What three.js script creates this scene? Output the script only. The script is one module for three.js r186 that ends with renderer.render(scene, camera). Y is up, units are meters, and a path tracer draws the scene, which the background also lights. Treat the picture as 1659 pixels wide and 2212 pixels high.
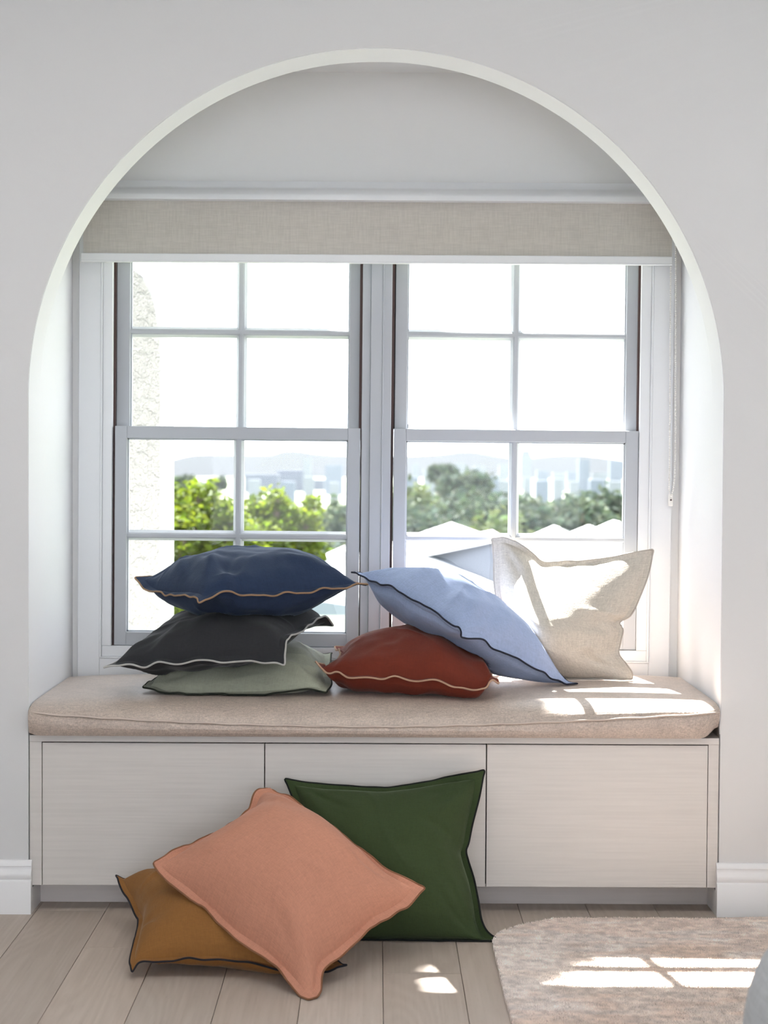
import * as THREE from 'three';
import { RoundedBoxGeometry } from 'three/addons/geometries/RoundedBoxGeometry.js';
import { mergeGeometries, mergeVertices, toCreasedNormals } from 'three/addons/utils/BufferGeometryUtils.js';

// ---------------------------------------------------------------- camera, sky, sun, exposure
const scene = new THREE.Scene();
const CAM = new THREE.Vector3(0, 1.115, 4.0), FOCAL = 3521.2;           // focal length in pixels of a 2212 px high frame
const camera = new THREE.PerspectiveCamera(2 * Math.atan(1106 / FOCAL) * 180 / Math.PI, 1659 / 2212, 0.05, 6000);
camera.position.copy(CAM);
camera.rotation.set(-0.030094, -0.00497, 0.0055, 'YXZ');
camera.focus = 3.95; camera.userData.fStop = 5;
camera.updateMatrixWorld(true);
scene.background = new THREE.Color(0.915, 0.98, 1.075);
scene.backgroundIntensity = 4.3;
const SUN_DIR = new THREE.Vector3(0.2, -1.335, 1.0);                     // the way the light travels
const sun = new THREE.DirectionalLight(new THREE.Color(1, 0.965, 0.915), 47);
sun.position.copy(SUN_DIR).multiplyScalar(-12); sun.target.position.set(0, 0.6, -0.3);
sun.castShadow = true; sun.shadow.mapSize.set(4096, 4096); sun.name = 'sun';
Object.assign(sun.shadow.camera, { left: -8, right: 8, top: 8, bottom: -8, near: 0.5, far: 60 });
scene.add(sun, sun.target);
scene.fog = new THREE.FogExp2(new THREE.Color(0.90, 0.95, 1.0), 0.000055);           // the haze over the city
const renderer = new THREE.WebGLRenderer({ antialias: true });
renderer.toneMapping = THREE.LinearToneMapping;
renderer.toneMappingExposure = 1.1;
renderer.shadowMap.enabled = true;

// ---------------------------------------------------------------- helpers
let seed = 7;
const rnd = () => { seed = (seed + 0x6d2b79f5) | 0; let t = Math.imul(seed ^ (seed >>> 15), 1 | seed); t = (t + Math.imul(t ^ (t >>> 7), 61 | t)) ^ t; return ((t ^ (t >>> 14)) >>> 0) / 4294967296; };
const rr = (a, b) => a + (b - a) * rnd();
const V = (x, y, z) => new THREE.Vector3(x, y, z);
const clamp = (x, a, b) => Math.min(b, Math.max(a, x)), mix = (a, b, t) => a + (b - a) * t, sstep = (x, a, b) => { const t = clamp((x - a) / (b - a), 0, 1); return t * t * (3 - 2 * t); };
// a point of the place from where it shows in the photograph and its true distance from the arch wall
function at(px, py, z) {
  const d = V((px - 829.5) / FOCAL, -(py - 1106) / FOCAL, -1).applyQuaternion(camera.quaternion);
  return d.multiplyScalar((z - CAM.z) / d.z).add(CAM);
}
const X = (px, z) => (px - 812.3) * (4 - z) / FOCAL;
const Y = (py, z) => CAM.y + (4 - z) * Math.tan(-0.030094 + Math.atan((1106 - py) / FOCAL));
const used = {};
function numbered(n) { const k = used[n] = (used[n] ?? -1) + 1; return k ? n + '_' + String(k).padStart(3, '0') : n; }
function obj(name, geo, mat, parent = scene) {
  if (Array.isArray(geo)) geo = geo.length > 1 ? mergeGeometries(geo.map((g) => { const n = g.index ? g.toNonIndexed() : g.clone(); for (const k of Object.keys(n.attributes)) if (!['position', 'normal', 'uv'].includes(k)) n.deleteAttribute(k); return n; })) : geo[0];
  const m = new THREE.Mesh(geo, mat); m.name = numbered(name); m.castShadow = m.receiveShadow = true; parent.add(m); return m;
}
function thing(name, label, category, p = [0, 0, 0], group) {
  const o = new THREE.Group(); o.name = numbered(name); o.position.set(...p); scene.add(o);
  o.userData = { label, category }; if (group) o.userData.group = group; return o;
}
function tag(o, label, category, group) { o.userData = { ...o.userData, label, category }; if (group) o.userData.group = group; return o; }
function struct(name, geo, mat, parent = scene) { const o = geo ? obj(name, geo, mat, parent) : new THREE.Group(); if (!geo) { o.name = name; parent.add(o); } o.userData.kind = 'structure'; return o; }
function stuff(o) { o.userData.kind = 'stuff'; return o; }
const box = (x0, x1, y0, y1, z0, z1) => new THREE.BoxGeometry(x1 - x0, y1 - y0, z1 - z0).translate((x0 + x1) / 2, (y0 + y1) / 2, (z0 + z1) / 2);
const rbox = (x0, x1, y0, y1, z0, z1, r = 0.002) => new RoundedBoxGeometry(x1 - x0, y1 - y0, z1 - z0, 2, r).translate((x0 + x1) / 2, (y0 + y1) / 2, (z0 + z1) / 2);
// box uv in metres
function metreUV(g, turn) {
  const p = g.attributes.position, n = g.attributes.normal, uv = new Float32Array(p.count * 2);
  for (let i = 0; i < p.count; i++) {
    const ax = Math.abs(n.getX(i)), ay = Math.abs(n.getY(i)), az = Math.abs(n.getZ(i));
    let a, b;
    if (ay >= ax && ay >= az) { a = p.getX(i); b = p.getZ(i); } else if (az >= ax) { a = p.getX(i); b = p.getY(i); } else { a = p.getZ(i); b = p.getY(i); }
    uv[i * 2] = turn ? b : a; uv[i * 2 + 1] = turn ? a : b;
  }
  g.setAttribute('uv', new THREE.BufferAttribute(uv, 2)); return g;
}
// a profile [[z, y], ...] swept along x
function sweepX(profile, x0, x1, bevel) {
  const s = new THREE.Shape(profile.map(([z, y]) => new THREE.Vector2(-z, y)));
  const g = new THREE.ExtrudeGeometry(s, { depth: x1 - x0, bevelEnabled: false, curveSegments: 8 });
  g.rotateY(Math.PI / 2).translate(x0, 0, 0);                            // shape x (-z) -> -z... depth -> x
  return toCreasedNormals(g, 0.6);
}

// ---------------------------------------------------------------- textures (computed)
function lattice(n, s) { const a = new Float32Array(n * n); let k = s | 0; for (let i = 0; i < a.length; i++) { k = (Math.imul(k, 1664525) + 1013904223) | 0; a[i] = (k >>> 8) / 16777216; } return a; }
function noiseField(fx, fy, s) {                                         // value noise on [0,1)^2, tiling, fx by fy cells
  const N = 128, L = lattice(N, s * 7919 + 17);
  return (u, v) => {
    const x = u * fx, y = v * fy, xi = Math.floor(x), yi = Math.floor(y); let a = x - xi, b = y - yi; a = a * a * (3 - 2 * a); b = b * b * (3 - 2 * b);
    const g = (i, j) => { i = ((i % fx) + fx) % fx; j = ((j % fy) + fy) % fy; return L[((j * 31 + (j >> 5) * 7) % N) * N + ((i * 13 + (i >> 4) * 29 + j * 3) % N)]; };
    return mix(mix(g(xi, yi), g(xi + 1, yi), a), mix(g(xi, yi + 1), g(xi + 1, yi + 1), a), b);
  };
}
function texture(w, h, fn, srgb) {
  const d = new Uint8Array(w * h * 4);
  for (let y = 0; y < h; y++) for (let x = 0; x < w; x++) {
    const c = fn((x + 0.5) / w, (y + 0.5) / h), o = (y * w + x) * 4;
    if (typeof c === 'number') d[o] = d[o + 1] = d[o + 2] = clamp(c * 255, 0, 255); else for (let k = 0; k < 3; k++) d[o + k] = clamp(c[k] * 255, 0, 255);
    d[o + 3] = 255;
  }
  const t = new THREE.DataTexture(d, w, h); t.wrapS = t.wrapT = THREE.RepeatWrapping; t.magFilter = THREE.LinearFilter; t.minFilter = THREE.LinearMipmapLinearFilter; t.generateMipmaps = true;
  if (srgb) t.colorSpace = THREE.SRGBColorSpace; t.needsUpdate = true; return t;
}
const rep = (t, a, b = a) => { const c = t.clone(); c.repeat.set(a, b); c.needsUpdate = true; return c; };
const linenH = (() => {
  const a = noiseField(10, 120, 1), b = noiseField(120, 10, 2), c = noiseField(60, 60, 3), e = noiseField(24, 126, 4), f = noiseField(126, 24, 5);
  return (u, v) => 0.5 + 0.3 * (a(u, v) - 0.5) + 0.3 * (b(u, v) - 0.5) + 0.2 * (c(u, v) - 0.5) + 0.35 * (e(u, v) - 0.5) + 0.35 * (f(u, v) - 0.5);
})();
const linenBump = texture(512, 512, linenH);
const linenMap = texture(512, 512, (u, v) => { const h = 0.88 + 0.09 * (linenH(u, v) - 0.5); return [h, h, h]; }, true);
const flaxMap = texture(512, 512, (u, v) => { const h = 0.87 + 0.17 * (linenH(u, v) - 0.5); return [h, h * 0.99, h * 0.97]; }, true);
const chenilleH = (() => { const a = noiseField(40, 126, 11), b = noiseField(126, 126, 12), c = noiseField(9, 12, 13), d = noiseField(100, 70, 14); return (u, v) => 0.5 + 0.35 * (a(u, v) - 0.5) + 0.4 * (b(u, v) - 0.5) + 0.2 * (c(u, v) - 0.5) + 0.3 * (d(u, v) - 0.5); })();
const chenilleMap = texture(512, 512, (u, v) => { const h = 0.86 + 0.24 * (chenilleH(u, v) - 0.5); return [h, h * 0.99, h * 0.975]; }, true);
const chenilleBump = texture(512, 512, chenilleH);
const blindH = (() => { const a = noiseField(6, 126, 21), b = noiseField(126, 6, 22), c = noiseField(14, 120, 23), d = noiseField(120, 14, 24); return (u, v) => 0.5 + 0.4 * (a(u, v) + b(u, v) - 1) + 0.4 * (c(u, v) + d(u, v) - 1); })();
const blindMap = texture(512, 512, (u, v) => { const h = 0.90 + 0.065 * (blindH(u, v) - 0.5); return [h, h, h * 0.99]; }, true);
const grainH = (() => { const a = noiseField(3, 126, 31), b = noiseField(7, 100, 32), c = noiseField(2, 40, 33); return (u, v) => 0.5 + 0.7 * (a(u, v) - 0.5) + 0.4 * (b(u, v) - 0.5) + 0.08 * (c(u, v) - 0.5); })();
const grainBump = texture(512, 512, grainH);
const grainMap = texture(512, 512, (u, v) => { const h = 0.965 + 0.035 * (grainH(u, v) - 0.5); return [h, h, h]; }, true);
const plasterH = (() => { const a = noiseField(20, 20, 41), b = noiseField(64, 64, 42), c = noiseField(126, 126, 43); return (u, v) => 0.5 + 0.5 * (a(u, v) - 0.5) + 0.3 * (b(u, v) - 0.5) + 0.2 * (c(u, v) - 0.5); })();
const plasterBump = texture(512, 512, plasterH);
const oakFn = (() => {
  const w1 = noiseField(3, 5, 51), w2 = noiseField(7, 14, 52), g1 = noiseField(6, 126, 53), g2 = noiseField(20, 126, 54), p = noiseField(5, 4, 55), pores = noiseField(60, 126, 56), k = noiseField(8, 10, 57);
  return (u, v) => {                                                     // u along the board
    const warp = w1(u, v) * 1.4 + w2(u, v) * 0.35, ring = 0.5 + 0.5 * Math.sin((v * 9 + warp * 4.2) * 6.283);
    return 0.5 + 0.22 * (ring - 0.5) + 0.3 * (g1(u, v) - 0.5) + 0.22 * (g2(u, v) - 0.5) + 0.3 * (p(u, v) - 0.5) - (pores(u, v) > 0.8 ? 0.12 : 0) - 0.5 * Math.max(0, k(u, v) - 0.88) * 4;
  };
})();
const oakMap = texture(1024, 512, (u, v) => { const h = oakFn(u, v); return [mix(0.77, 0.86, h), mix(0.71, 0.805, h), mix(0.655, 0.755, h)]; }, true);
const oakBump = texture(1024, 512, oakFn);
const rugFn = (() => {
  const a = noiseField(5, 9, 61), b = noiseField(11, 26, 62), c = noiseField(60, 110, 63), d = noiseField(126, 126, 64), e = noiseField(4, 6, 65), f = noiseField(24, 60, 66);
  return (u, v) => {
    const m = sstep(0.6 * a(u, v) + 0.4 * b(u, v), 0.42, 0.62), r = sstep(0.55 * e(u, v) + 0.45 * f(u, v), 0.5, 0.68), n = 0.95 + 0.14 * (c(u, v) - 0.5) + 0.14 * (d(u, v) - 0.5);
    const base = [mix(0.985, 0.95, m), mix(0.935, 0.885, m), mix(0.90, 0.835, m)];
    return [base[0] * n * mix(1, 0.985, r), base[1] * n * mix(1, 0.96, r), base[2] * n * mix(1, 0.945, r)];
  };
})();
const rugMap = texture(1024, 1024, rugFn, true);
const barkBump = plasterBump;

// ---------------------------------------------------------------- materials
const M = {};
const std = (o) => new THREE.MeshStandardMaterial(o), phys = (o) => new THREE.MeshPhysicalMaterial(o);
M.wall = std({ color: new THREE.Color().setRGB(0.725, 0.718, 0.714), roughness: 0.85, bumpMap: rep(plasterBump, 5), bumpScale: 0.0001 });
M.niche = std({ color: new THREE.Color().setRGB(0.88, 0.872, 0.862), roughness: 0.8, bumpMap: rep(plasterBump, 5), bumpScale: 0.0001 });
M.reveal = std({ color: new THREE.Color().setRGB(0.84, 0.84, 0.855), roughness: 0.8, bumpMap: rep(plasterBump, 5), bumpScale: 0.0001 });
M.ceiling = std({ color: new THREE.Color().setRGB(0.86, 0.86, 0.86), roughness: 0.9 });
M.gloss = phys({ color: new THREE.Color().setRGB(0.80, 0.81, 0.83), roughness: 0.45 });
M.sash = phys({ color: new THREE.Color().setRGB(0.49, 0.51, 0.545), roughness: 0.5 });  // casing paint darkened here: the backlit shade is put into the colour
M.skirting = phys({ color: new THREE.Color().setRGB(0.86, 0.85, 0.85), roughness: 0.35 });
M.brown = std({ color: new THREE.Color().setRGB(0.055, 0.022, 0.018), roughness: 0.55 });
M.dark = std({ color: new THREE.Color().setRGB(0.01, 0.01, 0.012), roughness: 0.8 });
M.glass = phys({ color: 0xffffff, roughness: 0.0, transmission: 1, thickness: 0, ior: 1.45, specularIntensity: 0.3 });
M.cab = phys({ color: new THREE.Color().setRGB(0.725, 0.68, 0.64), roughness: 0.5, map: rep(grainMap, 2.2, 2.2), bumpMap: rep(grainBump, 2.2, 2.2), bumpScale: 0.00018 });
M.cabPlain = phys({ color: new THREE.Color().setRGB(0.76, 0.69, 0.65), roughness: 0.5, map: rep(grainMap, 2.2, 2.2), bumpMap: rep(grainBump, 2.2, 2.2), bumpScale: 0.00015 });
M.seat = phys({ color: new THREE.Color().setRGB(0.69, 0.575, 0.50), roughness: 0.9, clearcoat: 1, clearcoatRoughness: 0.42, map: rep(chenilleMap, 4), bumpMap: rep(chenilleBump, 4), bumpScale: 0.0008, sheen: 1, sheenColor: new THREE.Color(0.97, 0.98, 1), sheenRoughness: 0.3 });
M.seatPiping = std({ color: new THREE.Color().setRGB(0.62, 0.52, 0.455), roughness: 0.9 });  // seat fabric lightened: the light on the raised seam is put into the colour
M.blind = phys({ color: new THREE.Color().setRGB(0.80, 0.755, 0.705), roughness: 0.95, map: rep(blindMap, 4), bumpMap: rep(texture(256, 256, blindH), 4), bumpScale: 0.0004, transmission: 0.12, thickness: 0 });
M.rail = phys({ color: new THREE.Color().setRGB(0.80, 0.81, 0.82), roughness: 0.4 });
M.bead = phys({ color: new THREE.Color().setRGB(0.88, 0.86, 0.82), roughness: 0.35 });
M.rug = phys({ color: new THREE.Color().setRGB(0.95, 0.93, 0.92), roughness: 1, map: rep(rugMap, 0.62), bumpMap: rep(rugMap, 0.62), bumpScale: 0.004, sheen: 0.4, sheenColor: new THREE.Color(1, 1, 1), sheenRoughness: 0.6 });
M.linenWhite = phys({ color: new THREE.Color().setRGB(0.78, 0.79, 0.80), roughness: 0.95, map: rep(linenMap, 3), bumpMap: rep(linenBump, 3), bumpScale: 0.0006 });
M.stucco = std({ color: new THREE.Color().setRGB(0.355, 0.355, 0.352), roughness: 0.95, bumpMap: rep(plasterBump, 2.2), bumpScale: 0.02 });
const planks = [0.93, 0.97, 1.0, 1.04, 0.9].map((k, i) => std({ color: new THREE.Color().setRGB(0.86 * k, (0.86 - 0.01 * (i % 3)) * k, (0.86 - 0.018 * (i % 3)) * k), roughness: 0.55, map: oakMap, bumpMap: oakBump, bumpScale: 0.0004 }));
function fabric(r, g, b, o = {}) {
  return phys({ color: new THREE.Color().setRGB(r, g, b), roughness: 0.95, map: rep(o.flax ? flaxMap : linenMap, 7), bumpMap: rep(linenBump, 7), bumpScale: o.bump ?? 0.0004, sheen: o.sheen ?? 0.35, sheenColor: new THREE.Color(...(o.sheenColor ?? [1, 1, 1])), sheenRoughness: 0.5 });
}
const cord = (r, g, b) => std({ color: new THREE.Color().setRGB(r, g, b), roughness: 0.9, bumpMap: rep(linenBump, 8), bumpScale: 0.0006 });

// ---------------------------------------------------------------- the room
const HW = 0.853, AR = 0.853, AY = 1.272, T = 0.134, NB = -0.588, RX = 2.6, RZ = 6.6, RH = 2.75, NC = 2.205;
{
  const s = new THREE.Shape();
  s.moveTo(-RX, 0); s.lineTo(-HW, 0); s.lineTo(-HW, AY); s.absarc(0, AY, AR, Math.PI, 0, true); s.lineTo(HW, 0); s.lineTo(RX, 0); s.lineTo(RX, RH); s.lineTo(-RX, RH); s.closePath();
  const g = new THREE.ExtrudeGeometry(s, { depth: T - 0.003, bevelEnabled: true, bevelThickness: 0.0015, bevelSize: 0.0015, bevelOffset: -0.0015, bevelSegments: 2, curveSegments: 96 }).translate(0, 0, -T + 0.0015);
  struct('wall_front', toCreasedNormals(g, 0.5), M.wall);
  {
    const R0 = AR - 0.0012, s2 = new THREE.Shape(); s2.moveTo(-HW - 0.001, 0.45); s2.lineTo(-HW - 0.001, AY); s2.absarc(0, AY, HW + 0.001, Math.PI, 0, true); s2.lineTo(HW + 0.001, 0.45); s2.lineTo(R0, 0.45); s2.lineTo(R0, AY); s2.absarc(0, AY, R0, 0, Math.PI, false); s2.lineTo(-R0, 0.45); s2.closePath();
    struct('trim_3', toCreasedNormals(new THREE.ExtrudeGeometry(s2, { depth: T - 0.004, bevelEnabled: false, curveSegments: 96 }).translate(0, 0, -T + 0.0005), 0.5), M.reveal);
  }
  struct('wall_niche_left', box(-HW - 0.15, -HW, 0, NC, NB - 0.12, -T), M.reveal);
  struct('wall_niche_right', box(HW, HW + 0.15, 0, NC, NB - 0.12, -T), M.reveal);
  struct('ceiling_niche', box(-HW - 0.15, HW + 0.15, NC, NC + 0.15, NB - 0.12, -T), M.ceiling);
  const S0 = 1.4, S1 = 1.71, SX = 1.3, ST = 3.25;                         // added, unseen roof light: a deep white shaft giving overhead fill
  const holed = (x0, x1, y0, y1, z0, z1) => [box(x0, -SX, y0, y1, z0, z1), box(SX, x1, y0, y1, z0, z1), box(-SX, SX, y0, y1, z0, S0), box(-SX, SX, y0, y1, S1, z1)];
  struct('ceiling', holed(-RX - 0.2, RX + 0.2, RH, RH + 0.2, -T, RZ + 0.2), M.ceiling);
  struct('added_skylight', [box(-SX - 0.1, -SX, RH + 0.2, ST, S0 - 0.1, S1 + 0.1), box(SX, SX + 0.1, RH + 0.2, ST, S0 - 0.1, S1 + 0.1), box(-SX, SX, RH + 0.2, ST, S0 - 0.1, S0), box(-SX, SX, RH + 0.2, ST, S1, S1 + 0.1)], M.ceiling);
  struct('wall_left', box(-RX - 0.2, -RX, -0.1, RH, -T, RZ), M.niche);
  // right wall with a broad window, rear wall with glazed doors: they light the room from behind the camera
  struct('wall_right', [box(RX, RX + 0.2, -0.1, 0.3, -T, RZ), box(RX, RX + 0.2, 2.3, RH, -T, RZ), box(RX, RX + 0.2, 0.3, 2.3, -T, 1.1), box(RX, RX + 0.2, 0.3, 2.3, 1.65, RZ)], M.niche);
  struct('wall_rear', [box(-RX, -1.2, 0, RH, RZ, RZ + 0.2), box(1.5, RX, 0, RH, RZ, RZ + 0.2), box(-1.2, 1.5, 2.3, RH, RZ, RZ + 0.2)], M.niche);
}
// the outside of the house round the window, and its eave
{
  const zo = NB - 0.12, y0 = -3.6, y1 = RH + 0.2;
  struct('wall_outside', [box(-6, -HW - 0.15, y0, y1, zo, -T - 0.002), box(HW + 0.15, 6, y0, y1, zo, -T - 0.002), box(-HW - 0.15, HW + 0.15, NC + 0.15, y1, zo, -T - 0.002), box(-HW - 0.15, HW + 0.15, y0, -0.2, zo, -T - 0.002)], M.stucco);
  const q = (a, b, c, d) => box(a, b, y1, y1 + 0.12, c, d);
  struct('eave', [q(-6, -1.4, -1.3, RZ + 0.6), q(1.4, 6, -1.3, RZ + 0.6), q(-1.4, 1.4, -1.3, 1.3), q(-1.4, 1.4, 1.82, RZ + 0.6)], M.stucco);
}
// oak boards, each its own piece
{
  const floor = struct('floor', null);
  struct('subfloor', box(-RX - 0.2, RX + 0.2, -0.2, -0.0145, -0.9, RZ + 0.2), M.cabPlain, floor); floor.children[0].userData = {};
  const W = 0.1715, x00 = -0.8372 - W * 11;
  const known = { 12: [0.287], 16: [0.4705], 11: [-0.02, 1.7], 13: [1.35], 14: [0.9], 15: [-0.06], 17: [1.3], 18: [0.66], 10: [0.8] };
  for (let i = 0; i * W + x00 < RX; i++) {
    const xa = Math.max(-RX, x00 + i * W), xb = Math.min(RX, x00 + (i + 1) * W); if (xb <= -RX + 0.01) continue;
    let cuts = [-0.14]; for (const k of known[i] ?? [rr(0.1, 1.7)]) if (k > -0.1) cuts.push(k);
    while (cuts[cuts.length - 1] + 1.9 < RZ) cuts.push(cuts[cuts.length - 1] + 1.9); cuts.push(RZ);
    for (let c = 0; c + 1 < cuts.length; c++) {
      const z0 = cuts[c] + 0.0006, z1 = cuts[c + 1] - 0.0006, g = new RoundedBoxGeometry(xb - xa - 0.0011, 0.014, z1 - z0, 1, 0.0011).translate((xa + xb) / 2, -0.007, (z0 + z1) / 2);
      const p = g.attributes.position, uv = new Float32Array(p.count * 2), ou = rnd(), ov = rnd();
      for (let k = 0; k < p.count; k++) { uv[k * 2] = p.getZ(k) / 1.9 + ou; uv[k * 2 + 1] = p.getX(k) / 0.55 + ov; }
      g.setAttribute('uv', new THREE.BufferAttribute(uv, 2));
      obj('floor_board', g, planks[Math.floor(rnd() * 5)], floor);
    }
  }
}
// skirting boards either side of the opening
{
  const prof = [[0, 0], [0.018, 0], [0.018, 0.0785], [0.0165, 0.082], [0.0125, 0.0845], [0.0145, 0.088], [0.0165, 0.094], [0.0155, 0.1005], [0.0118, 0.108], [0.0095, 0.1145], [0.0095, 0.1165], [0.0125, 0.118], [0.012, 0.122], [0.0065, 0.1295], [0.0015, 0.1315], [0, 0.1315]];
  for (const s of [-1, 1]) {
    const xe = s < 0 ? -0.8435 : 0.8455, g = sweepX(prof, s < 0 ? -RX : xe, s < 0 ? xe : RX);
    const b = struct(s < 0 ? 'baseboard_left' : 'baseboard_right', [metreUV(g), metreUV(box(s < 0 ? xe - 0.0095 : xe, s < 0 ? xe : xe + 0.0075, 0, 0.062, -0.098, -0.0003))], M.skirting);
  }
}

// ---------------------------------------------------------------- the back wall of the niche, the double window, its trim
{
  const wx0 = -0.7455, wx1 = 0.7435, wy0 = 0.585, wy1 = 1.86, zb = NB - 0.12;
  struct('wall_niche_back', [box(-HW, wx0 - 0.001, 0, NC, zb, NB), box(wx1 + 0.001, HW, 0, NC, zb, NB), box(wx0 - 0.001, wx1 + 0.001, wy1, NC, zb, NB), box(wx0 - 0.1, wx1 + 0.1, 1.885, NC, -0.84, zb), box(wx0 - 0.001, wx1 + 0.001, 0, wy0, zb, NB)], M.niche);  // the deep outer head box is added, unseen, to cut off the sun patch
  const ZF = NB + 0.02;                                                  // face of the casing
  const piv = (o) => { o.rotation.z = -0.0045; o.position.set(0.0045 * -1.1, 0, 0); return o; };
  // casing: flat outer board, raised bead, inner stop
  const trim = piv(struct('trim_1', null));
  const zc = ZF, xa = X(169.5, zc), xb = X(217, zc), xc = X(221, zc), xd = X(241.5, zc), xe = X(1381, zc), xf = X(1403, zc), xg = X(1407, zc), xh = X(1452, zc);
  const yb = Y(1424, zc), yi = Y(1401, zc), yt = 1.80;
  const woodB = (...a) => metreUV(rbox(...a));
  obj('casing_board', woodB(xa, xb, 0.44, 1.88, NB, zc), M.gloss, trim);
  obj('casing_board', woodB(xg, xh, 0.44, 1.88, NB, zc), M.gloss, trim);
  obj('casing_board', woodB(xb, xg, 0.44, yb - 0.004, NB, zc), M.gloss, trim);
  obj('bead', woodB(xb, xc, yb, yt, NB, zc + 0.004, 0.002), M.gloss, trim);
  obj('bead', woodB(xf, xg, yb, yt, NB, zc + 0.004, 0.002), M.gloss, trim);
  obj('bead', woodB(xb, xg, yb - 0.004, yb, NB, zc + 0.004, 0.002), M.gloss, trim);
  obj('stop', woodB(xc, xd, yi, yt, NB - 0.03, zc - 0.004), M.gloss, trim);
  obj('stop', woodB(xe, xf, yi, yt, NB - 0.03, zc - 0.004), M.gloss, trim);
  obj('stop', woodB(xc, xf, yb, yi, NB - 0.03, zc - 0.004), M.gloss, trim);
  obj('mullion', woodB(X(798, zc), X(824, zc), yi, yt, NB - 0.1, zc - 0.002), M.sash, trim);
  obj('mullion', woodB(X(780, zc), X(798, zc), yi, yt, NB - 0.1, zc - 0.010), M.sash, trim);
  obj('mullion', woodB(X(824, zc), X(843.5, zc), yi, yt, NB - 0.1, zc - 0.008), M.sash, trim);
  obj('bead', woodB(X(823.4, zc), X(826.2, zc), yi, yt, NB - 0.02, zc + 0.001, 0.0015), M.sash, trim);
  obj('sill', woodB(wx0, wx1, wy0 - 0.03, yi - 0.002, zb - 0.05, NB - 0.02), M.gloss, trim);

  const zL = -0.581, zU = -0.619, th = 0.034;
  const muntin = (len) => {                                    // bevelled bar: narrow ridge, sloping sides, rebated back
    const s = new THREE.Shape([[-0.0145, 0], [-0.0145, 0.010], [-0.0125, 0.013], [-0.0075, 0.0235], [-0.005, 0.0245], [-0.0045, 0.028], [0.0045, 0.028], [0.005, 0.0245], [0.0075, 0.0235], [0.0125, 0.013], [0.0145, 0.010], [0.0145, 0]].map(([a, b]) => new THREE.Vector2(a, b)));
    const g = new THREE.ExtrudeGeometry(s, { depth: len, bevelEnabled: false }).translate(0, 0, -len / 2);
    return g;
  };
  // shape axes: x across, y towards the room, z along; turned so that "towards the room" is +z
  const barV = (x, y0, y1, z) => { const g = muntin(y1 - y0); g.applyMatrix4(new THREE.Matrix4().makeBasis(V(1, 0, 0), V(0, 0, 1), V(0, -1, 0))); return g.translate(x, (y0 + y1) / 2, z); };
  const barH = (y, x0, x1, z) => { const g = muntin(x1 - x0); g.applyMatrix4(new THREE.Matrix4().makeBasis(V(0, 1, 0), V(0, 0, 1), V(1, 0, 0))); return g.translate((x0 + x1) / 2, y, z); };
  const beadFrame = (x0, x1, y0, y1, z) => { const b = 0.004, d = 0.012; return [box(x0, x0 + b, y0, y1, z - d, z), box(x1 - b, x1, y0, y1, z - d, z), box(x0, x1, y0, y0 + b, z - d, z), box(x0, x1, y1 - b, y1, z - d, z)]; };
  function sash(parent, x0, xi0, xi1, x1, y0, yi0, yi1, y1, zf, xm, ym) {
    const s = new THREE.Group(); s.name = numbered('sash'); parent.add(s);
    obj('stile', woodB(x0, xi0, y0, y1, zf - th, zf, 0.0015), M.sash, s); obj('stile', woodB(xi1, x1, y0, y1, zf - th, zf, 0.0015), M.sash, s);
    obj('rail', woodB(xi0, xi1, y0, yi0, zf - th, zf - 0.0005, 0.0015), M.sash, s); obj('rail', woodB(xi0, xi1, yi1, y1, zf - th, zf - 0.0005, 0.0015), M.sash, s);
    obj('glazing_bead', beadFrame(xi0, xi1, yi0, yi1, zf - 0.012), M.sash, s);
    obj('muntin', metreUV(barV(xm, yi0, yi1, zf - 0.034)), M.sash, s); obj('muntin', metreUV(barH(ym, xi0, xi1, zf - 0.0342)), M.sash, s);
    const e = 0.002, zp = zf - 0.024;
    for (const [a, b] of [[xi0, xm], [xm, xi1]]) for (const [c, d] of [[yi0, ym], [ym, yi1]]) obj('pane', box(a + e, b - e, c + e, d - e, zp - 0.0015, zp + 0.0015), M.glass, s);
    return s;
  }
  const yMt = Y(925.6, zL), yMb = Y(951.6, zL), yLb = Y(1370, zL), yL0 = Y(1399, zL), yUt = 1.80;
  const defs = [
    { n: 'window_1', L: [248.5, 274.5, 751, 777.4, 514.5], U: [251.5, 280, 752.5, 778, 519], gx: [X(241.5, zL), X(248, zL)], gz: null },
    { n: 'window_2', L: [850, 876.5, 1351, 1378.5, 1111.5], U: [851, 877, 1349, 1374.5, 1111.5], gx: [X(843.6, zL), X(849.6, zL)] },
  ];
  for (const d of defs) {
    const w = piv(struct(d.n, null)), [a, b, c, e, m] = d.L, [a2, b2, c2, e2, m2] = d.U;
    const lower = sash(w, X(a, zL), X(b, zL), X(c, zL), X(e, zL), yL0, yLb, yMb, yMt, zL, X(m, zL), Y(1161.5, zL));
    const yv = Y(930, zU);
    const upper = sash(w, X(a2, zU), X(b2, zU), X(c2, zU), X(e2, zU), Y(952, zU), yv, 1.77, yUt, zU, X(m2, zU), Y(720.7, zU));
    // dark oiled channel the sashes run in, seen beside the left stile
    obj('sash_channel', [metreUV(box(d.gx[0] - 0.002, d.gx[1] - 0.0006, yL0 - 0.004, yUt, NB - 0.02, NB - 0.006))], M.brown, w);
    obj('sash_channel', [metreUV(box(d.gx[0] - 0.002, d.gx[1] + 0.004, yMt, yUt, zU - 0.03, zU - 0.004))], M.dark, w);
    const xr = X(e, zL); obj('sash_channel', [metreUV(box(xr - 0.0045, xr + 0.004, yMt, yUt, zL - 0.02, zL - 0.008)), metreUV(box(xr + 0.0004, xr + 0.004, yL0, yMt, zL - 0.03, zL - 0.008))], M.brown, w);
  }
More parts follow.
